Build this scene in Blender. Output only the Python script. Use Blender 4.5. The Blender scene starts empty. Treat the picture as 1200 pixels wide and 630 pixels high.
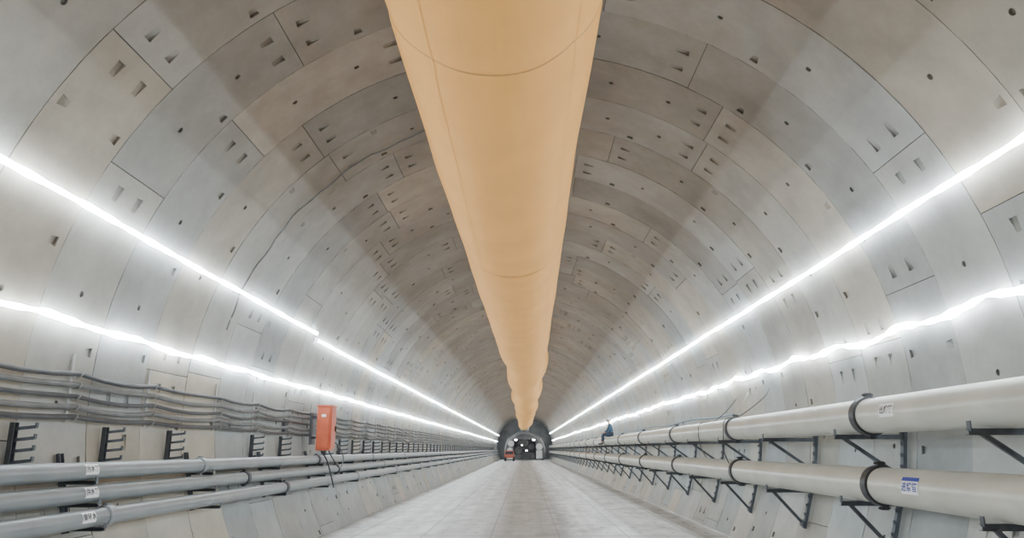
import bpy, math, random, bmesh
import numpy as np
from mathutils import Vector, Matrix
random.seed(7)
R=5.0; ZC=2.4; CAMZ=1.8
COL=bpy.context.scene.collection
pi=math.pi

# ---------------------------------------------------------------- materials
def mat(name, col, rough=0.6, metal=0.0, noise=0.0, nscale=6.0, bump=0.0, bscale=40.0, emit=0, col2=None, coat=0):
    m=bpy.data.materials.new(name); m.use_nodes=True
    nt=m.node_tree; b=nt.nodes['Principled BSDF']
    b.inputs['Base Color'].default_value=(*col,1)
    b.inputs['Roughness'].default_value=rough
    b.inputs['Metallic'].default_value=metal
    tc=nt.nodes.new('ShaderNodeTexCoord')
    if noise or col2:
        n=nt.nodes.new('ShaderNodeTexNoise'); n.inputs['Scale'].default_value=nscale; n.inputs['Detail'].default_value=6
        nt.links.new(tc.outputs['Object'],n.inputs['Vector'])
        r=nt.nodes.new('ShaderNodeValToRGB')
        r.color_ramp.elements[0].position=0.35; r.color_ramp.elements[1].position=0.68
        c2=col2 if col2 else tuple(c*(1-noise) for c in col)
        r.color_ramp.elements[0].color=(*c2,1); r.color_ramp.elements[1].color=(*col,1)
        nt.links.new(n.outputs['Fac'],r.inputs['Fac']); nt.links.new(r.outputs['Color'],b.inputs['Base Color'])
    if bump:
        n2=nt.nodes.new('ShaderNodeTexNoise'); n2.inputs['Scale'].default_value=bscale; n2.inputs['Detail'].default_value=4
        mp=nt.nodes.new('ShaderNodeMapping'); mp.inputs['Scale'].default_value=(1,.3,1)
        nt.links.new(tc.outputs['Object'],mp.inputs['Vector']); nt.links.new(mp.outputs[0],n2.inputs['Vector'])
        bp=nt.nodes.new('ShaderNodeBump'); bp.inputs['Strength'].default_value=bump; bp.inputs['Distance'].default_value=0.03
        nt.links.new(n2.outputs['Fac'],bp.inputs['Height']); nt.links.new(bp.outputs['Normal'],b.inputs['Normal'])
    if emit:
        b.inputs['Emission Color'].default_value=(*col,1); b.inputs['Emission Strength'].default_value=emit
    return m

M_led=mat('led_diffuser',(0.86,0.95,1.0),0.4,emit=60)
M_alu=mat('aluminium_channel',(0.6,0.6,0.6),0.4,0.6)
M_pipeR=mat('white_pipe_paint',(0.60,0.60,0.545),0.32,noise=0.14,nscale=2.0)
M_pipeL=mat('grey_pipe_paint',(0.25,0.275,0.29),0.35,noise=0.2,nscale=2.5)
M_black=mat('black_rubber',(0.04,0.042,0.048),0.5)
M_steel=mat('dark_steel',(0.095,0.107,0.125),0.5,0.2,noise=0.3,nscale=8)
M_galv=mat('galvanised_steel',(0.42,0.42,0.41),0.45,0.5)
M_cab1=mat('dark_cable',(0.075,0.08,0.09),0.45,noise=0.3)
M_cab2=mat('grey_cable',(0.18,0.185,0.19),0.5,noise=0.3)
M_orange=mat('orange_enamel',(0.66,0.135,0.06),0.5,noise=0.15,nscale=5)
M_red=mat('red_paint',(0.40,0.10,0.065),0.5)
M_hose=mat('blue_grey_hose',(0.16,0.24,0.32),0.5)
M_white=mat('white_plate',(0.93,0.94,0.95),0.4)
M_ink=mat('black_ink',(0.02,0.02,0.05),0.5)
M_inkblue=mat('blue_ink',(0.02,0.05,0.36),0.5)
M_grey=mat('grey_paint',(0.42,0.43,0.44),0.5,noise=0.3,nscale=1.5)
M_dark=mat('machine_dark',(0.09,0.09,0.09),0.6,noise=0.5,nscale=1.0)
M_mid=mat('machine_mid_grey',(0.22,0.22,0.22),0.6,noise=0.4,nscale=.8)
M_glass=mat('dark_glass',(0.03,0.04,0.05),0.1)

M_duct=mat('orange_duct_fabric',(1.0,0.48,0.115),0.75,noise=0.08,nscale=1.2,bump=0.25,bscale=5)
M_seam=mat('duct_seam',(0.62,0.29,0.075),0.7)

def lining_material():
    m=bpy.data.materials.new('segment_concrete'); m.use_nodes=True
    nt=m.node_tree; N=nt.nodes; L=nt.links; b=N['Principled BSDF']
    b.inputs['Roughness'].default_value=0.6
    tc=N.new('ShaderNodeTexCoord')
    at=N.new('ShaderNodeAttribute'); at.attribute_name='tone'
    aw=N.new('ShaderNodeAttribute'); aw.attribute_name='warm'
    r=N.new('ShaderNodeMix'); r.data_type='RGBA'
    r.inputs[6].default_value=(0.328,0.350,0.350,1); r.inputs[7].default_value=(0.41,0.368,0.300,1)
    L.new(aw.outputs['Fac'],r.inputs[0])
    n1=N.new('ShaderNodeTexNoise'); n1.inputs['Scale'].default_value=1.1; n1.inputs['Detail'].default_value=9; n1.inputs['Roughness'].default_value=0.68
    L.new(tc.outputs['Object'],n1.inputs['Vector'])
    mr=N.new('ShaderNodeMapRange'); mr.inputs['From Min'].default_value=0.32; mr.inputs['From Max'].default_value=0.68
    mr.inputs['To Min'].default_value=0.80; mr.inputs['To Max'].default_value=1.14
    L.new(n1.outputs['Fac'],mr.inputs['Value'])
    m1=N.new('ShaderNodeMath'); m1.operation='MULTIPLY'; L.new(mr.outputs[0],m1.inputs[0]); L.new(at.outputs['Fac'],m1.inputs[1])
    sc=N.new('ShaderNodeVectorMath'); sc.operation='SCALE'; L.new(r.outputs[2],sc.inputs[0]); L.new(m1.outputs[0],sc.inputs['Scale'])
    n2=N.new('ShaderNodeTexNoise'); n2.inputs['Scale'].default_value=0.45; n2.inputs['Detail'].default_value=8; n2.inputs['Roughness'].default_value=0.68
    L.new(tc.outputs['Object'],n2.inputs['Vector'])
    mr2=N.new('ShaderNodeMapRange'); mr2.inputs['From Min'].default_value=0.38; mr2.inputs['From Max'].default_value=0.64
    mr2.inputs['To Min'].default_value=0.55; mr2.inputs['To Max'].default_value=0.92
    L.new(n2.outputs['Fac'],mr2.inputs['Value'])
    sp=N.new('ShaderNodeSeparateXYZ'); L.new(tc.outputs['Object'],sp.inputs[0])
    mr3=N.new('ShaderNodeMapRange'); mr3.inputs['From Min'].default_value=5.0; mr3.inputs['From Max'].default_value=6.2
    mr3.inputs['To Min'].default_value=0.05; mr3.inputs['To Max'].default_value=1
    L.new(sp.outputs['Z'],mr3.inputs['Value'])
    mm=N.new('ShaderNodeMath'); mm.operation='MULTIPLY'; L.new(mr2.outputs[0],mm.inputs[0]); L.new(mr3.outputs[0],mm.inputs[1])
    st=N.new('ShaderNodeVectorMath'); st.operation='SCALE'; st.inputs[0].default_value=(0.205,0.174,0.144); L.new(m1.outputs[0],st.inputs['Scale'])
    mx=N.new('ShaderNodeMix'); mx.data_type='RGBA'; L.new(mm.outputs[0],mx.inputs[0]); L.new(sc.outputs[0],mx.inputs[6])
    L.new(st.outputs[0],mx.inputs[7])
    L.new(mx.outputs[2],b.inputs['Base Color'])
    n3=N.new('ShaderNodeTexNoise'); n3.inputs['Scale'].default_value=14; n3.inputs['Detail'].default_value=6
    L.new(tc.outputs['Object'],n3.inputs['Vector'])
    bp=N.new('ShaderNodeBump'); bp.inputs['Strength'].default_value=0.15; bp.inputs['Distance'].default_value=0.02
    L.new(n3.outputs['Fac'],bp.inputs['Height']); L.new(bp.outputs['Normal'],b.inputs['Normal'])
    return m
M_lin=lining_material()

def floor_material():
    m=bpy.data.materials.new('deck_concrete'); m.use_nodes=True
    nt=m.node_tree; N=nt.nodes; L=nt.links; b=N['Principled BSDF']
    b.inputs['Roughness'].default_value=0.45
    tc=N.new('ShaderNodeTexCoord')
    sp=N.new('ShaderNodeSeparateXYZ'); L.new(tc.outputs['Object'],sp.inputs[0])
    def math_(op,a,c=None):
        n=N.new('ShaderNodeMath'); n.operation=op
        for i,v in enumerate((a,c)):
            if v is None: continue
            if isinstance(v,(int,float)): n.inputs[i].default_value=v
            else: L.new(v,n.inputs[i])
        return n.outputs[0]
    n1=N.new('ShaderNodeTexNoise'); n1.inputs['Scale'].default_value=1.6; n1.inputs['Detail'].default_value=9; n1.inputs['Roughness'].default_value=0.7
    mp=N.new('ShaderNodeMapping'); mp.inputs['Scale'].default_value=(1,.45,1)
    L.new(tc.outputs['Object'],mp.inputs['Vector']); L.new(mp.outputs[0],n1.inputs['Vector'])
    base=N.new('ShaderNodeValToRGB'); base.color_ramp.elements[0].position=0.36; base.color_ramp.elements[1].position=0.56
    base.color_ramp.elements[0].color=(0.46,0.47,0.47,1); base.color_ramp.elements[1].color=(0.80,0.82,0.83,1)
    L.new(n1.outputs['Fac'],base.inputs['Fac'])
    wob=math_('MULTIPLY',math_('SUBTRACT',n1.outputs['Fac'],0.5),1.3)
    ax=math_('ABSOLUTE',math_('ADD',math_('SUBTRACT',sp.outputs['X'],0.13),wob))
    lane=N.new('ShaderNodeMapRange'); lane.inputs['From Min'].default_value=0.55; lane.inputs['From Max'].default_value=1.35
    lane.inputs['To Min'].default_value=0.48; lane.inputs['To Max'].default_value=1.0
    L.new(ax,lane.inputs['Value'])
    tv=N.new('ShaderNodeCombineXYZ'); L.new(math_('MULTIPLY',sp.outputs['X'],3.0),tv.inputs[0]); L.new(math_('MULTIPLY',sp.outputs['Y'],0.07),tv.inputs[1])
    n4=N.new('ShaderNodeTexNoise'); n4.inputs['Scale'].default_value=1.0; n4.inputs['Detail'].default_value=4; L.new(tv.outputs[0],n4.inputs['Vector'])
    ty=N.new('ShaderNodeMapRange'); ty.inputs['From Min'].default_value=0.35; ty.inputs['From Max'].default_value=0.65
    ty.inputs['To Min'].default_value=0.80; ty.inputs['To Max'].default_value=1.05; L.new(n4.outputs['Fac'],ty.inputs['Value'])
    def line(sock,period,w,off=0.0):
        f=math_('FRACT',math_('DIVIDE',math_('ADD',sock,off+200*period),period))
        d=math_('ABSOLUTE',math_('SUBTRACT',f,0.5))
        return math_('GREATER_THAN',d,0.5-w/period)
    jx=line(sp.outputs['X'],1.456,0.018,0.728); jy=line(sp.outputs['Y'],2.4,0.045)
    j=math_('MAXIMUM',jx,jy)
    fx=math_('SUBTRACT',math_('FRACT',math_('DIVIDE',math_('ADD',sp.outputs['X'],145.6+.728),0.728)),0.5)
    fy=math_('SUBTRACT',math_('FRACT',math_('DIVIDE',math_('ADD',sp.outputs['Y'],240),1.2)),0.5)
    dx=math_('MULTIPLY',fx,0.728); dy=math_('MULTIPLY',fy,1.2*.5)
    dd=math_('SQRT',math_('ADD',math_('MULTIPLY',dx,dx),math_('MULTIPLY',dy,dy)))
    hole=math_('LESS_THAN',dd,0.045)
    j2=math_('MAXIMUM',j,hole)
    sc=N.new('ShaderNodeVectorMath'); sc.operation='SCALE'; L.new(base.outputs['Color'],sc.inputs[0]); L.new(math_('MULTIPLY',lane.outputs[0],ty.outputs[0]),sc.inputs['Scale'])
    mx=N.new('ShaderNodeMix'); mx.data_type='RGBA'; L.new(math_('MULTIPLY',j2,0.6),mx.inputs[0]); L.new(sc.outputs[0],mx.inputs[6])
    mx.inputs[7].default_value=(0.13,0.125,0.12,1)
    L.new(mx.outputs[2],b.inputs['Base Color'])
    return m
M_floor=floor_material()

# ---------------------------------------------------------------- mesh builder
class MB:
    def __init__(s): s.v=[]; s.f=[]
    def box(s,c,d,M=None):
        b=len(s.v)
        for x in(-.5,.5):
            for y in(-.5,.5):
                for z in(-.5,.5):
                    p=Vector((x*d[0],y*d[1],z*d[2]))
                    if M is not None: p=M@p
                    s.v.append((p[0]+c[0],p[1]+c[1],p[2]+c[2]))
        for q in((0,1,3,2),(4,6,7,5),(0,4,5,1),(2,3,7,6),(0,2,6,4),(1,5,7,3)):
            s.f.append(tuple(b+i for i in q))
        return s
    def beam(s,p,q,w,h,up=(0,1,0)):
        p=Vector(p);q=Vector(q);t=(q-p);l=t.length;t.normalize()
        u=Vector(up); a=t.cross(u).normalized(); u=a.cross(t)
        M=Matrix((t,a,u)).transposed()
        return s.box((p+q)/2,(l,w,h),M)
    def channel(s,p,q,w,h,t=0.008,up=(0,1,0)):
        p=Vector(p);q=Vector(q);d=(q-p).normalized()
        u=Vector(up); a=d.cross(u).normalized(); u=a.cross(d)
        s.beam(p,q,t,h,up)
        for k in(-1,1):
            o=u*(k*(h/2-t/2))+a*(w/2)
            s.beam(p+o,q+o,w,t,up)
        return s
    def tube(s,pts,r,n=12,cap=True,ref=(0,0,1)):
        pts=[Vector(p) for p in pts]; m=len(pts)
        rr=r if isinstance(r,(list,tuple)) else [r]*m
        b=len(s.v); ref=Vector(ref)
        for i,p in enumerate(pts):
            t=(pts[min(i+1,m-1)]-pts[max(i-1,0)]).normalized()
            rf=ref if abs(t.dot(ref))<0.95 else Vector((1,0,0))
            a=t.cross(rf).normalized(); u=a.cross(t).normalized()
            for k in range(n):
                th=2*pi*k/n
                o=p+(a*math.cos(th)+u*math.sin(th))*rr[i]
                s.v.append(tuple(o))
        for i in range(m-1):
            for k in range(n):
                k2=(k+1)%n
                s.f.append((b+i*n+k,b+i*n+k2,b+(i+1)*n+k2,b+(i+1)*n+k))
        if cap:
            s.f.append(tuple(b+k for k in range(n))[::-1]); s.f.append(tuple(b+(m-1)*n+k for k in range(n)))
        return s
    def mesh(s,name,m,smooth=True,ang=35):
        me=bpy.data.meshes.new(name); me.from_pydata(s.v,[],s.f); me.update()
        me.materials.append(m)
        if smooth:
            me.polygons.foreach_set('use_smooth',[True]*len(me.polygons))
            me.set_sharp_from_angle(angle=math.radians(ang))
        bm=bmesh.new(); bm.from_mesh(me); bmesh.ops.recalc_face_normals(bm,faces=bm.faces[:]); bm.to_mesh(me); bm.free()
        return me

def add(name,me,loc=(0,0,0),parent=None,label=None,cat=None,group=None,rot=None,kind=None):
    o=bpy.data.objects.new(name,me); COL.objects.link(o); o.location=loc
    if rot: o.rotation_euler=rot
    if parent: o.parent=parent
    if label: o['label']=label
    if cat: o['category']=cat
    if group: o['group']=group
    if kind: o['kind']=kind
    return o

# ---------------------------------------------------------------- tunnel lining
W=1.2; Y0=-5.85; NR=120
class Lin:
    def __init__(s): s.v=[];s.f=[];s.n=[];s.tone=[];s.warm=[]
    def P(s,a,y,d): 
        r=R+d
        return (r*math.cos(a),y,ZC+r*math.sin(a))
    def quad(s,pts,tone,warm,radial):
        b=len(s.v)
        P=[s.P(*p) for p in pts]
        e1=Vector(P[1])-Vector(P[0]); e2=Vector(P[2])-Vector(P[0]); n=e1.cross(e2)
        am=sum(p[0] for p in pts)/len(pts)
        if n.dot(Vector((-math.cos(am),0,-math.sin(am))))<0:
            pts=pts[::-1]; P=P[::-1]; n=-n
        s.v+=P; s.f.append(tuple(range(b,b+len(P)))); s.tone.append(tone); s.warm.append(warm)
        if radial:
            for p in pts: s.n.append((-math.cos(p[0]),0,-math.sin(p[0])))
        else:
            n.normalize()
            for p in P: s.n.append(tuple(n))
lins={'wall_left':Lin(),'wall_right':Lin(),'ceiling':Lin()}

def panel(L,a0,a1,y0,y1,feat,off,tone,warm):
    g=0.0045
    a0+=g/R; a1-=g/R; y0+=g; y1-=g
    rects=[]
    Ls=(a1-a0)*R
    if feat:
        def ar(s0,s1): return (a0+s0/R,a0+s1/R)
        fr=[.5] if Ls<2.6 else [.2,.5,.8]
        ho=[.31,.69] if Ls<2.6 else [.35,.65]
        pa=random.random()<.62; pb=random.random()<.62
        ln=random.uniform(.15,.2)
        for y_ in((.33,.45),(.75,.87)):
            if pa: rects.append((*ar(.16,.16+ln),y0+y_[0],y0+y_[1],'La'))
            if pb: rects.append((*ar(Ls-.16-ln,Ls-.16),y0+y_[0],y0+y_[1],'Lb'))
        for q in fr:
            c=q*Ls
            if random.random()<.12: rects.append((*ar(c-.055,c+.055),y0+.09,y0+.22,'Ya'))
            if random.random()<.5: rects.append((*ar(c-.055,c+.055),y0+.96,y0+1.09,'Yb'))
        for q in ho:
            c=q*Ls
            if random.random()<.75: rects.append((*ar(c-.05,c+.05),y0+.55,y0+.65,'H'))
    al={a0,a1}; yl={y0,y1}
    for r in rects: al|={r[0],r[1]}; yl|={r[2],r[3]}
    nb=max(1,int(math.ceil((a1-a0)/math.radians(4.5))))
    for i in range(1,nb):
        a=a0+(a1-a0)*i/nb
        if all(not(r[0]-.006<a<r[1]+.006) for r in rects): al.add(a)
    def uniq(st,e):
        o=[]
        for x in sorted(st):
            if not o or x-o[-1]>e: o.append(x)
        return o
    al=uniq(al,1e-6); yl=uniq(yl,1e-6)
    def find(ac,yc):
        for r in rects:
            if r[0]<ac<r[1] and r[2]<yc<r[3]: return r
    for i in range(len(al)-1):
        for j in range(len(yl)-1):
            A,B,C,D=al[i],al[i+1],yl[j],yl[j+1]
            r=find((A+B)/2,(C+D)/2) if rects else None
            if not r:
                L.quad([(A,C,off),(A,D,off),(B,D,off),(B,C,off)],tone,warm,True); continue
            k=r[4]; dp=off+.034
            if k=='H':
                ca,cy=(A+B)/2,(C+D)/2; n=12; rad=.036
                ci=[(ca+rad/R*math.cos(2*pi*q/n+pi/12),cy+rad*math.sin(2*pi*q/n+pi/12)) for q in range(n)]
                cr=[(B,D),(A,D),(A,C),(B,C)]
                for s_ in range(4):
                    c0=cr[s_]; q0=s_*3
                    T=lambda p,d:(p[0],p[1],d)
                    L.quad([T(c0,off),T(ci[q0+1],off),T(ci[q0],off)],tone,warm,True)
                    L.quad([T(c0,off),T(ci[q0+2],off),T(ci[q0+1],off)],tone,warm,True)
                    c1=cr[(s_+1)%4]; nx=(q0+3)%12
                    L.quad([T(c0,off),T(c1,off),T(ci[nx],off),T(ci[q0+2],off)],tone,warm,True)
                dh=off+.03
                for q in range(n):
                    p=(q+1)%n
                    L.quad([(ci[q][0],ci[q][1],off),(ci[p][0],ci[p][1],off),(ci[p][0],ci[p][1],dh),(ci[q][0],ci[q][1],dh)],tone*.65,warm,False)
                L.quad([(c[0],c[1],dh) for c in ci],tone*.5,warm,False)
            else:
                if k=='La': d0,d1,s1,s0=(A,C),(A,D),(B,D),(B,C)
                elif k=='Lb': d0,d1,s1,s0=(B,D),(B,C),(A,C),(A,D)
                elif k=='Ya': d0,d1,s1,s0=(B,C),(A,C),(A,D),(B,D)
                else: d0,d1,s1,s0=(A,D),(B,D),(B,C),(A,C)
                def mix(p,q,t): return (p[0]+(q[0]-p[0])*t,p[1]+(q[1]-p[1])*t)
                i0=mix(s0,s1,.16); i1=mix(s0,s1,.84)
                T=lambda p,d:(p[0],p[1],d)
                L.quad([T(d0,off),T(i0,off),T(s0,off)],tone,warm,True)
                L.quad([T(d1,off),T(s1,off),T(i1,off)],tone,warm,True)
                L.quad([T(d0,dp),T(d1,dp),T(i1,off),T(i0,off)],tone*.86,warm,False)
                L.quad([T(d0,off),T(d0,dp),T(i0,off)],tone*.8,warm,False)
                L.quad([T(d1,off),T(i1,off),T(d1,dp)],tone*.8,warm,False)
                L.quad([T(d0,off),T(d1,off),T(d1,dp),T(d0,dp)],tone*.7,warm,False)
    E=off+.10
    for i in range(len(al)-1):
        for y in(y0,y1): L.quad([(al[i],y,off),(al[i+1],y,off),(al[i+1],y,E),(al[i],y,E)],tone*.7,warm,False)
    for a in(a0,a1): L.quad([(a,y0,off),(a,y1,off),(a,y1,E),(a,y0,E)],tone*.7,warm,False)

for k in range(NR):
    y=Y0+k*W
    if k==10: b,seq=20.4,[46,46,27.6,46,46]
    elif k==11: b,seq=32,[46,46,27.6,46,46]
    elif k==12: b,seq=16,[46,46,29,46,46]
    else:
        b=random.choice([19,32,9,26,40])+random.uniform(-1,1)
        seq=[46]*4; seq.insert(random.choice([0,1,2,3]),27.6)
    bs=[b]
    while bs[0]>-36: bs.insert(0,bs[0]-46)
    for s_ in seq: bs.append(bs[-1]+s_)
    while bs[-1]<216: bs.append(bs[-1]+46)
    var=.16 if y<30 else .09
    for i in range(len(bs)-1):
        A,B=bs[i],bs[i+1]
        A_=max(A,-36);B_=min(B,216)
        if B_-A_<1: continue
        c=(A+B)/2
        nm='ceiling' if 48<c<132 else('wall_right' if c<=48 else 'wall_left')
        tone=random.uniform(1-var,1+var); warm=random.choice([random.random()**2,random.random()])
        panel(lins[nm],math.radians(A_),math.radians(B_),y,y+W,(2<y<80) and (B_-A_>20),random.uniform(-.0025,.0025),tone,warm)
descr={'wall_left':'curved precast concrete tunnel lining with cable racks','wall_right':'curved precast concrete tunnel lining with large pipes','ceiling':'stained precast concrete tunnel crown'}
for nm,L in lins.items():
    me=bpy.data.meshes.new(nm); me.from_pydata(L.v,[],L.f); me.update(); me.materials.append(M_lin)
    me.polygons.foreach_set('use_smooth',[True]*len(me.polygons))
    for an,arr in(('tone',L.tone),('warm',L.warm)):
        at=me.attributes.new(an,'FLOAT','FACE'); at.data.foreach_set('value',arr)
    me.normals_split_custom_set(L.n)
    add(nm,me,label=descr[nm],cat='wall' if nm!='ceiling' else 'ceiling',kind='structure')
YE=Y0+NR*W
fm=MB(); fm.box((0,(YE+Y0)/2,-.15),(8.74,YE-Y0,.3)); 
add('floor',fm.mesh('floor',M_floor,False),label='pale concrete slab roadway with darker dusty centre lane',cat='floor',kind='structure')
bk=MB(); bk.tube([(0,YE,ZC),(0,YE+.2,ZC)],R+.05,64)
add('wall_end',bk.mesh('wall_end',M_mid),label='grey end of the tunnel behind the machine',cat='wall',kind='structure')

# ---------------------------------------------------------------- LED strips
def strip(angle_fn,ya,yb,wav,ph,lab,sag=0,size=.031,lump=.17):
    root=add('led_strip_light',None,(0,ya,0),label=lab,cat='light',group='strip lights along the tunnel walls')
    ys=[];y=ya
    while y<yb: ys.append(y); y+= .12 if y<22 else (.5 if y<50 else 2.0)
    ys.append(yb)
    mb=MB(); ch=MB(); n=4; pts=[]
    for i,y in enumerate(ys):
        a=math.radians(angle_fn(y))+ wav*(math.sin(y*1.35+ph)*.6+math.sin(y*.53+ph*2)*.7+math.sin(y*3.1+ph)*.25)
        if sag:
            dd=sag*(abs(math.sin(pi*y/1.9+ph))-.5)
            a+= -dd if math.cos(a)>0 else dd
        dirv=Vector((math.cos(a),0,math.sin(a))); tn=Vector((-math.sin(a),0,math.cos(a)))
        r=size*(1+lump*math.sin(y*5.1+ph)+lump*.8*math.sin(y*13.7+2*ph)) if y<22 else size
        c=Vector((0,y-ya,ZC))+dirv*(R-.075)
        for k in range(n+1):
            th=-pi*0.5+pi*k/n
            mb.v.append(tuple(c-dirv*(math.cos(th)*r*.5)+tn*(math.sin(th)*r)))
        pts.append(c+dirv*.02)
    for i in range(len(ys)-1):
        for k in range(n):
            b=i*(n+1)+k; mb.f.append((b,b+1,b+n+2,b+n+1))
    add('diffuser',mb.mesh('led_diffuser',M_led),parent=root)
    ch.tube(pts,.014,4)
    add('mounting_channel',ch.mesh('mounting_channel',M_alu,False),parent=root)
def LU(y): return 180-(21.7+ (0.5 if y<16.2 else -0.9))
labU='white glowing LED strip light fixed along the curved wall'
labL='wavy white glowing LED strip light above the pipes and cables'
for a,b in((-5.5,16.15),(16.4,45),(45.2,90),(90.2,136)): strip(LU,a,b,.0014,1.0,labU)
for a,b in((-5.5,18),(18.05,45),(45.2,90),(90.2,136)): strip(lambda y:25.2,a,b,.0018,2.2,labU)
for a,b in((-5.5,18),(18.05,45),(45.2,90),(90.2,136)): strip(lambda y:180-8.5,a,b,.0022,.4,labL,.006,.033,.24)
for a,b in((-5.5,18),(18.05,45),(45.2,90),(90.2,136)): strip(lambda y:10.8,a,b,.006,3.0,labL,.013,.037,.32)

# ---------------------------------------------------------------- ventilation duct
YD0,YD1=-4.0,126.0
def dcen(y):
    x=-.27+ min(max(y-10,0),34)*.0105
    z=CAMZ+4.19
    if y>32:
        e=min(1,(y-32)/4)
        x+=e*.15*math.sin((y-32)*.38)
        z+=e*.10*math.sin((y-32)*.45)
    return x,z
duct=add('ventilation_duct',None,(0,YD0,0),label='large orange fabric ventilation duct hanging under the tunnel crown',cat='air duct')
seams=[5.93+7.9*i for i in range(-1,16)]
ys=list(np.arange(YD0,60,.2))+list(np.arange(60,YD1+.1,.6))
def drad(th,y):
    near=min(abs(y-s) for s in seams)
    r=1.015*(1-.018*math.exp(-(near/.12)**2))
    r+=.006*math.sin(5*th+y*.5)+.005*math.sin(3*th-y*.9+1)+.004*math.sin(9*th+y*2.1)
    r-=.008*math.exp(-((th-3.62+.05*math.sin(y*.3))/.08)**2)+.008*math.exp(-((th-5.55+.04*math.sin(y*.4))/.07)**2)
    if y>32: r+=min(1,(y-32)/3)*(.05*math.sin(y*.55)+.03*math.sin(2*th+y*.5)-.03)
    return r
mb=MB(); n=96
for y in ys:
    x,z=dcen(y)
    for k in range(n):
        th=2*pi*k/n; r=drad(th,y)
        mb.v.append((x+r*math.cos(th),y-YD0,z+r*math.sin(th)))
for i in range(len(ys)-1):
    for k in range(n):
        k2=(k+1)%n; mb.f.append((i*n+k,i*n+k2,(i+1)*n+k2,(i+1)*n+k))
add('duct_fabric',mb.mesh('duct_fabric',M_duct,ang=80),parent=duct)
for s in seams:
    if s<YD0+.2: continue
    x,z=dcen(s); sm=MB(); N2=96
    for j in(-.014,.014):
        for k in range(N2):
            th=2*pi*k/N2; rr=drad(th,s)+.010
            sm.v.append((x+rr*math.cos(th),s-YD0+j+.02*math.sin(4*th),z+rr*math.sin(th)))
    for k in range(N2):
        k2=(k+1)%N2; sm.f.append((k,k2,N2+k2,N2+k))
    add('seam',sm.mesh('seam',M_seam),parent=duct)
M_ls=mat('duct_long_seam',(0.9,0.42,0.095),.75)
for th in(math.radians(205),math.radians(238),math.radians(318)):
    sm=MB(); yy=[y for y in ys if y<32]
    for y in yy:
        x,z=dcen(y)
        for j in(-.006,.006):
            t=th+j; r=drad(t,y)+.003
            sm.v.append((x+r*math.cos(t),y-YD0,z+r*math.sin(t)))
    for i in range(len(yy)-1): sm.f.append((2*i,2*i+1,2*i+3,2*i+2))
    add('lengthwise_seam',sm.mesh('lengthwise_seam',M_ls),parent=duct)
hm=MB(); hm.tube([(0,0,0),(0,0,.36)],.008,6); hm.box((0,0,.0),(.05,.12,.04))
hme=hm.mesh('hanger',M_galv)
for i in range(50):
    y=-3+i*2.5
    x,z=dcen(y); top=ZC+math.sqrt(R*R-x*x)
    add('hanger',hme,(x,y-YD0,top-.37),parent=duct)

# ---------------------------------------------------------------- text helper
def text_mesh(s,size,bold=.018):
    c=bpy.data.curves.new('t','FONT'); c.body=s; c.size=size; c.align_x='CENTER'; c.align_y='CENTER'; c.offset=size*bold
    o=bpy.data.objects.new('t',c); COL.objects.link(o)
    bpy.context.view_layer.update()
    dg=bpy.context.evaluated_depsgraph_get()
    me=bpy.data.meshes.new_from_object(o.evaluated_get(dg))
    bpy.data.objects.remove(o)
    return me
def pipe_label(parent,r,side,yl,w,h,txt,ang,blue=False):
    def pt(tx,ty,d):
        th=ang+ty/r
        return (-side*math.cos(th)*(r+d), yl-side*tx, math.sin(th)*(r+d))
    mb=MB(); n=8
    for i in range(n+1):
        ty=-h/2+h*i/n
        for tx in(-w/2,w/2): mb.v.append(pt(tx,ty,.004))
    for i in range(n): mb.f.append((2*i,2*i+1,2*i+3,2*i+2))
    pl=add('pipe_label',mb.mesh('pipe_label',M_white),parent=parent,label='white stick-on pipe label with printed characters')
    if blue:
        mb=MB()
        for i in range(4):
            ty=h*.26+h*.24*i/3
            for tx in(-w/2*.99,w/2*.99): mb.v.append(pt(tx,ty,.006))
        for i in range(3): mb.f.append((2*i,2*i+1,2*i+3,2*i+2))
        add('header_band',mb.mesh('header_band',M_inkblue),parent=pl)
    me=text_mesh(txt,min(h*(.58 if blue else .66),w*.28),.014 if blue else .018)
    for v in me.vertices:
        tx,ty=v.co.x,v.co.y-(h*.12 if blue else 0)
        v.co=pt(tx*1.12,ty,.0075)
    me.materials.clear(); me.materials.append(M_inkblue if blue else M_ink)
    add('lettering',me,parent=pl)

# ---------------------------------------------------------------- right pipes
XR=4.3; rR=.212
zU,zL=CAMZ+.40,CAMZ-.425
pm=MB(); pm.tube([(0,y,0) for y in (0.08,1,2,3,4,5,5.92)],rR,40); pmeR=pm.mesh('pipe_barrel',M_pipeR)
cm=MB(); cm.tube([(0,-.075,0),(0,-.068,0),(0,.068,0),(0,.075,0)],[rR+.006,rR+.026,rR+.026,rR+.006],40)
for sgn in(-1,1):
    cm.box((0,0,sgn*(rR+.045)),(.08,.07,.05)); cm.tube([(-.07,0,sgn*(rR+.05)),(.07,0,sgn*(rR+.05))],.012,8)
cmeR=cm.mesh('coupling',M_black)
for zi,z in enumerate((zU,zL)):
    y=9.5+(.0 if zi==0 else -.12)-18
    while y<126:
        o=add('large_pipe',None,(XR,y,z),label='off-white large-diameter steel slurry pipe with black coupling',cat='pipe',group='large white pipes on wall brackets')
        add('pipe_barrel',pmeR,parent=o); add('coupling',cmeR,parent=o)
        if abs(y-(3.5 if zi==0 else 3.38))<.01:
            if zi==0: pipe_label(o,rR,1,8.62-y,.34,.15,'出浆管',.14)
            else: pipe_label(o,rR,1,8.30-y,.36,.18,'进浆管',.22,True)
        y+=6.0
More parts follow.
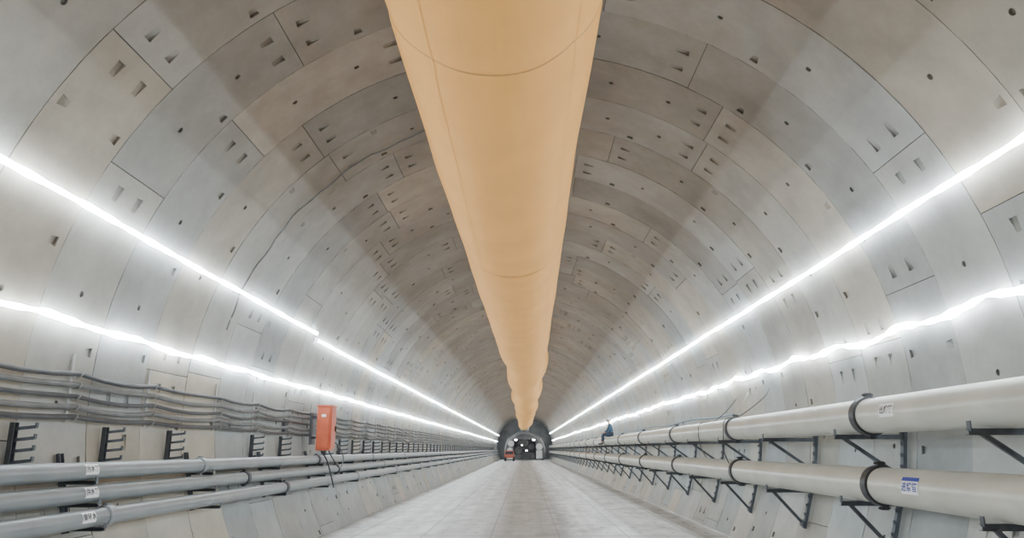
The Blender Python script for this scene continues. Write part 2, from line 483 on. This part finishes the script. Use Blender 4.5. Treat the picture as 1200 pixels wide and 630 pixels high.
def bracket(zarm):
    zr=zarm-ZC; xt=math.sqrt(R*R-(zr+.05)**2)-.075
    zb=zr-.62; xb=math.sqrt(R*R-zb*zb)-.075
    tip=Vector((4.02-xt,0,-.032))
    b=MB()
    b.channel((0,0,-.032),tip,.05,.06,up=(0,0,1))
    b.box((tip.x+.01,0,.02),(.012,.06,.09))
    post_t=Vector((.0,0,.10)); post_b=Vector((xb-xt,0,-.62))
    b.channel(post_t,post_b,.045,.08,up=(0,1,0))
    b.channel((tip.x+.10,0,-.06),(xb-xt-.02,0,-.54),.04,.045,up=(0,1,0))
    b.box((xb-xt-.01,0,-.54),(.02,.13,.11)); b.box((-.01,0,.0),(.02,.13,.11))
    for k in range(5):
        t=k/4; p=post_t.lerp(post_b,.1+.8*t); b.box((p.x-.012,0,p.z),(.02,.03,.05))
    return b.mesh('bracket_frame',M_steel,False),xt
for z in(zU,zL):
    me,xt=bracket(z-rR-.002)
    y=0.8
    while y<126:
        add('pipe_bracket',me,(xt,y+.15,z-rR-.002),label='dark steel triangular wall bracket carrying a white pipe',cat='bracket',group='dark pipe brackets')
        y+=3.0

def cable(name,pts,r,m,label,group=None,sub=6):
    P=[Vector(p) for p in pts]; out=[]
    for i in range(len(P)-1):
        p0=P[max(i-1,0)];p1=P[i];p2=P[i+1];p3=P[min(i+2,len(P)-1)]
        for s in range(sub):
            t=s/sub
            out.append(.5*((2*p1)+(-p0+p2)*t+(2*p0-5*p1+4*p2-p3)*t*t+(-p0+3*p1-3*p2+p3)*t**3))
    out.append(P[-1]); o=out[0].copy()
    b=MB(); b.tube([p-o for p in out],r,8)
    return add(name,b.mesh(name,m),o,label=label,cat='cable',group=group)
def wx(z): return math.sqrt(R*R-(z-ZC)**2)
cable('hanging_wire',[(wx(3.0)-.03,15.2,3.0),(4.75,15.0,2.8),(4.35,15.3,2.46),(4.06,15.4,2.38),(4.03,15.5,2.1),(4.06,15.6,1.7),(4.3,15.7,1.25)],.009,M_black,'thin black wire looped over the white pipes')
cable('hanging_wire',[(wx(2.95)-.03,17.6,2.95),(4.7,17.5,2.7),(4.42,17.6,2.45),(4.06,17.7,2.35),(4.03,17.6,1.9),(4.1,17.4,1.62)],.009,M_black,'thin black wire draped over the white pipes')
cable('hanging_wire',[(wx(3.0)-.05,16.6,3.0),(4.7,16.1,2.85),(4.5,16.2,2.5),(4.3,16.5,2.43)],.006,M_galv,'thin grey wire hanging down onto a pipe')
cable('grey_hose',[(wx(2.62)-.04,y,2.62+.03*math.sin(y*.9)) for y in np.arange(18,120,1.3)],.018,M_hose,'thin blue-grey hose running along the wall',sub=2)

# ---------------------------------------------------------------- worker seated on the upper white pipe
def skin(name,V,E,Rr,m,root=0,sub=2):
    me=bpy.data.meshes.new('s'); me.from_pydata(V,E,[]); o=bpy.data.objects.new('s',me); COL.objects.link(o)
    md=o.modifiers.new('k','SKIN')
    for i,v_ in enumerate(me.skin_vertices[0].data):
        r=Rr[i]; v_.radius=r if isinstance(r,tuple) else (r,r); v_.use_root=(i==root)
    sb=o.modifiers.new('u','SUBSURF'); sb.levels=sub; sb.render_levels=sub
    bpy.context.view_layer.update()
    out=bpy.data.meshes.new_from_object(o.evaluated_get(bpy.context.evaluated_depsgraph_get()))
    bpy.data.objects.remove(o); out.name=name; out.materials.clear(); out.materials.append(m)
    out.polygons.foreach_set('use_smooth',[True]*len(out.polygons))
    return out
M_skin=mat('skin',(0.45,0.27,0.19),.5); M_jack=mat('dark_blue_workwear',(0.035,0.08,0.14),.8,noise=.3); M_trou=mat('navy_trousers',(0.025,0.04,0.07),.8,noise=.3)
M_helm=mat('white_helmet',(.6,.61,.63),.3); M_hair=mat('black_hair',(.01,.01,.01),.6)
Wk=add('person',None,(XR,37.8,zU+rR),rot=(0,0,-pi/2),label='worker in dark blue clothes and white helmet seated on a pipe',cat='person')
Vb=[(0,0,.10),(0,-.02,.28),(0,-.06,.46),(0,-.085,.575),(0,-.11,.65),(0,-.14,.745),(0,-.14,.83)]
Eb=[(0,1),(1,2),(2,3),(3,4),(4,5),(5,6)]
Rb=[(.15,.11),(.13,.10),(.155,.105),(.08,.07),(.052,.055),(.073,.09),(.066,.082)]
for s in(-1,1):
    i=len(Vb); Vb+=[(s*.18,-.07,.53),(s*.25,-.15,.30),(s*.16,-.35,.19),(s*.15,-.41,.175)]; Eb+=[(2,i),(i,i+1),(i+1,i+2),(i+2,i+3)]; Rb+=[.062,.045,.030,.032]
    i=len(Vb); Vb+=[(s*.10,-.05,.09),(s*.13,-.42,.10),(s*.13,-.46,-.31),(s*.13,-.52,-.345),(s*.14,-.64,-.36)]; Eb+=[(0,i),(i,i+1),(i+1,i+2),(i+2,i+3),(i+3,i+4)]; Rb+=[.088,.060,.042,.04,.035]
add('body',skin('body',Vb,Eb,Rb,M_skin),parent=Wk)
Vj=[(0,0,.06),(0,-.02,.28),(0,-.06,.46),(0,-.085,.585)];Ej=[(0,1),(1,2),(2,3)];Rj=[(.175,.135),(.155,.122),(.18,.13),(.085,.08)]
for s in(-1,1):
    i=len(Vj); Vj+=[(s*.18,-.07,.53),(s*.25,-.15,.30),(s*.165,-.33,.20)]; Ej+=[(2,i),(i,i+1),(i+1,i+2)]; Rj+=[.08,.06,.045]
add('jacket',skin('jacket',Vj,Ej,Rj,M_jack),parent=Wk)
Vt=[(0,0,.10)];Et=[];Rt=[(.16,.12)]
for s in(-1,1):
    i=len(Vt); Vt+=[(s*.10,-.05,.095),(s*.13,-.42,.10),(s*.13,-.455,-.27)]; Et+=[(0,i),(i,i+1),(i+1,i+2)]; Rt+=[.105,.075,.062]
add('trousers',skin('trousers',Vt,Et,Rt,M_trou),parent=Wk)
for s in(-1,1):
    add('boot',skin('boot',[(s*.13,-.46,-.26),(s*.13,-.465,-.345),(s*.135,-.56,-.365),(s*.14,-.66,-.37)],[(0,1),(1,2),(2,3)],[.052,.052,.046,.038],M_black),parent=Wk)
    hnd=add('hand',skin('palm',[(s*.15,-.40,.178),(s*.147,-.46,.172),(s*.146,-.485,.168)],[(0,1),(1,2)],[(.03,.018),(.042,.017),(.04,.014)],M_skin,sub=1),parent=Wk)
    for f in range(4):
        x=s*.147+(f-1.5)*.021; l=[.8,1,.95,.72][f]
        add('finger',skin('finger',[(x,-.475,.17),(x,-.475-.035*l,.163),(x,-.475-.055*l,.14),(x,-.475-.058*l,.122)],[(0,1),(1,2),(2,3)],[.009,.009,.008,.007],M_skin,sub=1),parent=hnd)
    add('thumb',skin('thumb',[(s*.147-s*.03,-.43,.17),(s*.147-s*.058,-.455,.16),(s*.147-s*.066,-.485,.15)],[(0,1),(1,2)],[.012,.010,.008],M_skin,sub=1),parent=hnd)
    b=MB(); b.tube([(s*.03,-.228,.785),(s*.03,-.234,.785)],.011,10); add('eye',b.mesh('eye',M_ink),parent=Wk)
    add('ear',skin('ear',[(s*.074,-.135,.755),(s*.082,-.13,.785)],[(0,1)],[(.012,.018),(.012,.02)],M_skin,sub=1),parent=Wk)
add('nose',skin('nose',[(0,-.225,.79),(0,-.245,.758),(0,-.232,.75)],[(0,1),(1,2)],[.009,.014,.012],M_skin,sub=1),parent=Wk)
b=MB(); b.box((0,-.226,.722),(.045,.008,.009)); add('mouth',b.mesh('mouth',M_red,False),parent=Wk)
def dome(c,r,h,n=20,m=6):
    b=MB()
    for j in range(m):
        t=(pi/2)*j/m
        for k in range(n): b.v.append((c[0]+r[0]*math.cos(t)*math.cos(2*pi*k/n),c[1]+r[1]*math.cos(t)*math.sin(2*pi*k/n),c[2]+h*math.sin(t)))
    b.v.append((c[0],c[1],c[2]+h))
    for j in range(m-1):
        for k in range(n): k2=(k+1)%n; b.f.append((j*n+k,j*n+k2,(j+1)*n+k2,(j+1)*n+k))
    for k in range(n): b.f.append(((m-1)*n+k,(m-1)*n+(k+1)%n,m*n))
    return b
b=dome((0,-.135,.81),(.10,.125),.12)
i0=len(b.v)
for rr in(1.0,1.22):
    for k in range(20):
        a=2*pi*k/20; f=rr if math.sin(a)<.2 else 1+(rr-1)*.4
        b.v.append((.10*f*math.cos(a),-.135+.125*f*math.sin(a),.81-(rr-1)*.04))
for k in range(20): k2=(k+1)%20; b.f.append((i0+k,i0+k2,i0+20+k2,i0+20+k))
add('helmet',b.mesh('helmet',M_helm),parent=Wk)
add('hair',dome((0,-.125,.775),(.083,.10),.06).mesh('hair',M_hair),parent=Wk)

# ---------------------------------------------------------------- left pipes
rL=.092
Lp=[(-4.60,CAMZ-.225),(-4.545,CAMZ-.452),(-4.455,CAMZ-.685)]
pm=MB(); pm.tube([(0,y,0) for y in(0.07,1.5,3,4.5,5.93)],rL,28); pmeL=pm.mesh('pipe_barrel_grey',M_pipeL)
cm=MB(); cm.tube([(0,-.065,0),(0,-.055,0),(0,.055,0),(0,.065,0)],[rL+.004,rL+.018,rL+.018,rL+.004],28)
for sgn in(-1,1): cm.box((0,0,sgn*(rL+.02)),(.05,.07,.035))
cmeL=cm.mesh('coupling_grey',M_pipeL); cmeLb=cm.mesh('coupling_black',M_black)
names=['污水管','供水管','循环水']
for i,(x,z) in enumerate(Lp):
    y=-7.2+[0,1.6,3.4][i]
    while y<126:
        o=add('grey_pipe',None,(x,y,z),label='grey painted steel water pipe along the lower wall',cat='pipe',group='grey pipes below the cable racks')
        add('pipe_barrel',pmeL,parent=o); add('coupling',cmeLb if 12<y<20 else cmeL,parent=o)
        yl=[7.95,7.9,7.75][i]
        if y<yl<y+6: pipe_label(o,rL,-1,yl-y,.24,.11,names[i],.25)
        y+=6.0
b=MB()
for i,(x,z) in enumerate(Lp):
    zz=z-rL-.002; w=-wx(zz)
    b.channel((w+.03,0,zz-.02-CAMZ),(x+.12,0,zz-.02-CAMZ),.04,.04,up=(0,0,1)); b.box((x+.12,0,zz-CAMZ+.01),(.01,.05,.06))
pt=Vector((-wx(1.75)+.03,0,1.75-CAMZ)); pb=Vector((-wx(.95)+.03,0,.95-CAMZ)); b.channel(pt,pb,.04,.07,up=(0,1,0))
meS=b.mesh('pipe_support',M_steel,False)
y=2.0
while y<126:
    add('pipe_support',meS,(0,y,CAMZ),label='dark steel three-arm support under the grey pipes',cat='bracket',group='three-arm pipe supports'); y+=3.0

b=MB(); b.channel((0,0,.20),(-.0,0,-.20),.045,.07,up=(0,1,0))
for k in range(4):
    z=.145-k*.105
    b.beam((0,0,z-.01),(.24,0,z+.015),.035,.03,up=(0,0,1)); b.box((.24,0,z+.03),(.014,.035,.045))
meE=b.mesh('cable_arm_bracket',M_steel,False)
ylist=[2.4,4.0,5.6,7.2,8.8,10.4,13.6,15.2]
t=18.6
while t<120: ylist.append(t); t+=1.5
for y in ylist: add('cable_arm_bracket',meE,(-wx(1.85)+.05,y,1.85),label='black steel comb bracket with four empty cable arms',cat='bracket',group='comb brackets below the cables')

hy=[0.2,2.2,4.2,6.1,8.1,9.8,12.0]; t=13.7
while t<126: hy.append(t); t+=1.9
zc=[CAMZ+q for q in(.80,.68,.56,.45,.34)]
b=MB(); xw=-wx(2.3)
b.beam((-.0,0,1.02-.5),(0,0,.28-.5),.02,.035,up=(0,1,0))
for z in zc:
    q=z-CAMZ-.5
    b.tube([(0,0,q),(.05,0,q-.035),(.10,0,q-.035),(.13,0,q),(.13,0,q+.03)],.009,6)
meH=b.mesh('cable_hanger',M_galv)
for y in hy: add('cable_hanger',meH,(xw+.035,y,CAMZ+.5),label='galvanised wall hook strip holding bundled cables',cat='cable hanger',group='hook strips for the cables')
for i,z in enumerate(zc):
    pts=[]; hs=sorted(hy)
    rnd=random.Random(i)
    seq=[-4.0,-1.8]+hs
    for a,c in zip(seq[:-1],seq[1:]):
        sg=rnd.uniform(.015,.06); e=rnd.uniform(-.01,.015)
        for t in(0,.25,.5,.75):
            s_=4*t*(1-t)
            pts.append((xw+.115+rnd.uniform(-.006,.006)+.02*s_,a+(c-a)*t,z-sg*s_+e*s_+rnd.uniform(-.003,.003)))
    b=MB(); r=[.026,.030,.024,.030,.028][i]
    o=Vector(pts[0]); b.tube([Vector(p)-o for p in pts],r,8)
    add('power_cable',b.mesh('power_cable',[M_cab1,M_cab2,M_cab1,M_cab2,M_cab1][i]),o,label='dark sagging power cable hung along the wall' if i not in(1,3) else 'grey sagging power cable hung along the wall',cat='cable',group='wall power cables')

pts=[]
for k in range(40):
    a=math.radians(97+k*1.75)
    pts.append(((R-.04-.02*abs(math.sin(k*.9)))*math.cos(a),11.72+.04*math.sin(k*.7),ZC+(R-.04-.02*abs(math.sin(k*.9)))*math.sin(a)))
cable('lighting_cable',pts,.013,M_cab2,'dark cable fixed around the lining along a ring joint',sub=2)

def bev_box(name,c,d,m,bev=.012):
    me=bpy.data.meshes.new(name); bm=bmesh.new(); bmesh.ops.create_cube(bm,size=1)
    for v_ in bm.verts: v_.co=Vector((v_.co.x*d[0]+c[0],v_.co.y*d[1]+c[1],v_.co.z*d[2]+c[2]))
    bmesh.ops.bevel(bm,geom=bm.edges[:],offset=bev,segments=2,affect='EDGES'); bm.to_mesh(me); bm.free(); me.materials.append(m); return me
bx=add('distribution_box',None,(-4.50,17.1,CAMZ-.05),label='orange-red steel electrical box mounted above the grey pipes',cat='electrical box')
add('cabinet_body',bev_box('cabinet_body',(0,0,.5),(.31,.42,.96),M_orange),parent=bx)
add('cabinet_roof',bev_box('cabinet_roof',(0.005,0,.995),(.36,.48,.035),M_orange,.008),parent=bx)
dr=add('door',bev_box('cabinet_door',(.167,0,.5),(.02,.38,.86),M_orange,.006),parent=bx)
b=MB(); b.box((.19,.13,.5),(.03,.025,.12)); add('handle',b.mesh('handle',M_black,False),parent=dr)
fr=add('front_panel',bev_box('front_panel',(0,-.218,.5),(.25,.016,.84),M_orange,.005),parent=bx)
b=MB(); b.box((0,-.23,.78),(.1,.006,.06)); add('nameplate',b.mesh('nameplate',M_white,False),parent=bx)
b=MB(); b.box((-.22,0,.3),(.14,.06,.05)); b.box((-.22,0,.75),(.14,.06,.05)); b.box((-.30,0,.5),(.03,.4,.7)); add('mounting_frame',b.mesh('mounting_frame',M_steel,False),parent=bx)
cable('box_cable',[(-4.54,17.0,CAMZ-.04),(-4.42,17.0,CAMZ-.22),(-4.36,17.1,CAMZ-.45),(-4.33,17.3,CAMZ-.72),(-4.35,17.5,CAMZ-.84)],.017,M_black,'black cable dropping out of the orange box','cables from the orange box')
cable('box_cable',[(-4.43,17.2,CAMZ-.04),(-4.37,17.4,CAMZ-.22),(-4.33,17.9,CAMZ-.42),(-4.4,18.5,CAMZ-.2),(-4.62,18.8,CAMZ+.1),(-4.85,18.9,CAMZ+.2)],.015,M_black,'black cable curving from the orange box to the wall','cables from the orange box')
add('small_junction_box',bev_box('small_junction_box',(0,0,0),(.06,.22,.3),M_steel),(-4.95,15.6,CAMZ+.45),label='dark grey junction box among the wall cables',cat='electrical box')

# ---------------------------------------------------------------- machine gantry at far end
G=add('machine_gantry',None,(0,128,0),label='grey steel tunnelling machine gantry with lamps closing the tunnel',cat='tunnelling machine')
for s in(-1,1):
    b=MB()
    for yy_ in(0,3,6):
        for xx in(2.0,3.0): b.box((s*xx,yy_,1.85),(.2,.18,3.7))
        for z in(.2,1.4,2.5,3.6): b.box((s*2.5,yy_,z),(1.1,.14,.18))
        b.beam((s*2.1,yy_,.3),(s*3.0,yy_,1.4),.1,.1); b.beam((s*2.1,yy_,2.5),(s*3.0,yy_,3.6),.1,.1)
    for xx in(2.0,3.0):
        for z in(.2,1.4,2.5,3.6): b.box((s*xx,3,z),(.16,6,.16))
    add('tower_frame',b.mesh('tower_frame',M_mid,False),parent=G)
b=MB(); b.box((0,3,3.75),(6.0,6.4,.14))
for s in(-1,1): b.box((0,3+s*3.1,3.6),(5.8,.2,.3))
add('platform',b.mesh('platform',M_mid,False),parent=G)
M_pale=mat('pale_steel',(0.55,0.55,0.55),.5)
b=MB(); b.tube([(3.2*math.cos(t*pi/24),-.4,1.35+3.15*math.sin(t*pi/24)) for t in range(-2,27)],.26,10,ref=(0,1,0))
add('arch_ring',b.mesh('arch_ring',M_mid),parent=G)
b=MB(); b.box((-2.5,-.9,.75),(.9,1.0,1.1)); b.tube([(-2.5,-1.3,1.6),(-2.5,.4,1.6)],.45,16); b.tube([(-2.3,-.9,2.7),(-2.3,.4,2.7)],.5,16)
add('hydraulic_unit',b.mesh('hydraulic_unit',M_pale,False),parent=G)
b=MB(); b.box((2.4,-.9,.95),(1.0,1.0,1.3)); b.tube([(2.4,-1.1,2.2),(2.4,.3,2.2)],.55,16)
add('control_cabinet',b.mesh('control_cabinet',M_pale,False),parent=G)
b=MB(); b.tube([(0,-1.8,5.7),(0,0,5.6),(0,3,5.4),(0,6,5.4)],.8,24); add('duct_cassette',b.mesh('duct_cassette',M_galv),parent=G)
b=MB(); b.box((0,2.0,3.3),(.35,5,.35)); b.box((-.2,-.2,2.9),(1.7,.8,.6)); b.tube([(-.7,-.2,2.7),(-.7,-.2,2.0)],.05,6,ref=(1,0,0)); b.tube([(.4,-.2,2.7),(.4,-.2,2.0)],.05,6,ref=(1,0,0)); b.box((-.15,-.2,1.9),(1.7,.6,.3))
add('segment_crane',b.mesh('segment_crane',M_dark,False),parent=G)
b=MB(); b.tube([(-1.1,2.8,1.6),(-1.1,4.2,1.6)],.62,20); b.box((.25,3.4,.7),(1.3,.6,1.2)); b.tube([(1.15,3.0,2.2),(1.15,4.3,2.2)],.5,20); b.box((.1,3.8,2.5),(1.0,.3,.5)); b.box((1.3,3.2,.7),(.7,.6,1.0)); b.box((-1.1,3.2,.5),(1.2,.8,.8))
add('equipment_stack',b.mesh('equipment_stack',M_mid,False),parent=G)
b=MB(); b.box((0,6.6,1.9),(4.0,.2,3.7)); add('bulkhead',b.mesh('bulkhead',M_dark,False),parent=G)
M_lamp=mat('flood_lamp',(1,1,1),.4,emit=30)
for x,z,s in((-1.5,3.3,1.2),(1.5,3.3,1.2),(-2.7,2.9,.8),(2.7,2.9,.8),(.3,1.55,.8),(-.5,2.45,.7)):
    yq=-.25 if abs(x)>1.2 else 2.6
    b=MB(); b.box((x,yq,z),(.4*s,.12,.24*s)); l=add('flood_lamp',b.mesh('flood_lamp',M_dark,False),parent=G)
    b=MB(); b.box((x,yq-.07,z),(.34*s,.02,.18*s)); add('lamp_face',b.mesh('lamp_face',M_lamp,False),parent=l)
T=add('service_truck',None,(-2.35,117,0),label='small orange-red flatbed service truck parked before the machine',cat='truck')
add('cab',bev_box('cab',(0,-.2,1.05),(1.4,1.2,1.1),M_red,.12),parent=T)
add('truck_bed',bev_box('truck_bed',(0,1.9,.8),(1.5,2.8,.5),M_grey,.04),parent=T)
add('windshield',bev_box('windshield',(0,-.81,1.25),(1.15,.04,.4),M_glass,.01),parent=T)
b=MB(); b.tube([(-.12,0,0),(.12,0,0)],.36,20); wm=b.mesh('wheel',M_black)
for x in(-.65,.65):
    for y in(0,2.6): add('wheel',wm,(x,y,.36),parent=T)

# ---------------------------------------------------------------- camera & world
cam=bpy.data.cameras.new('camera'); cam.lens=870/1200*36; cam.sensor_width=36; cam.clip_end=400
co=bpy.data.objects.new('camera',cam); COL.objects.link(co); co.location=(0,0,CAMZ)
co.rotation_euler=(math.radians(90+13.63),0,math.radians(.96))
bpy.context.scene.camera=co
w=bpy.data.worlds.new('world'); bpy.context.scene.world=w; w.use_nodes=True
w.node_tree.nodes['Background'].inputs['Color'].default_value=(.05,.05,.05,1)
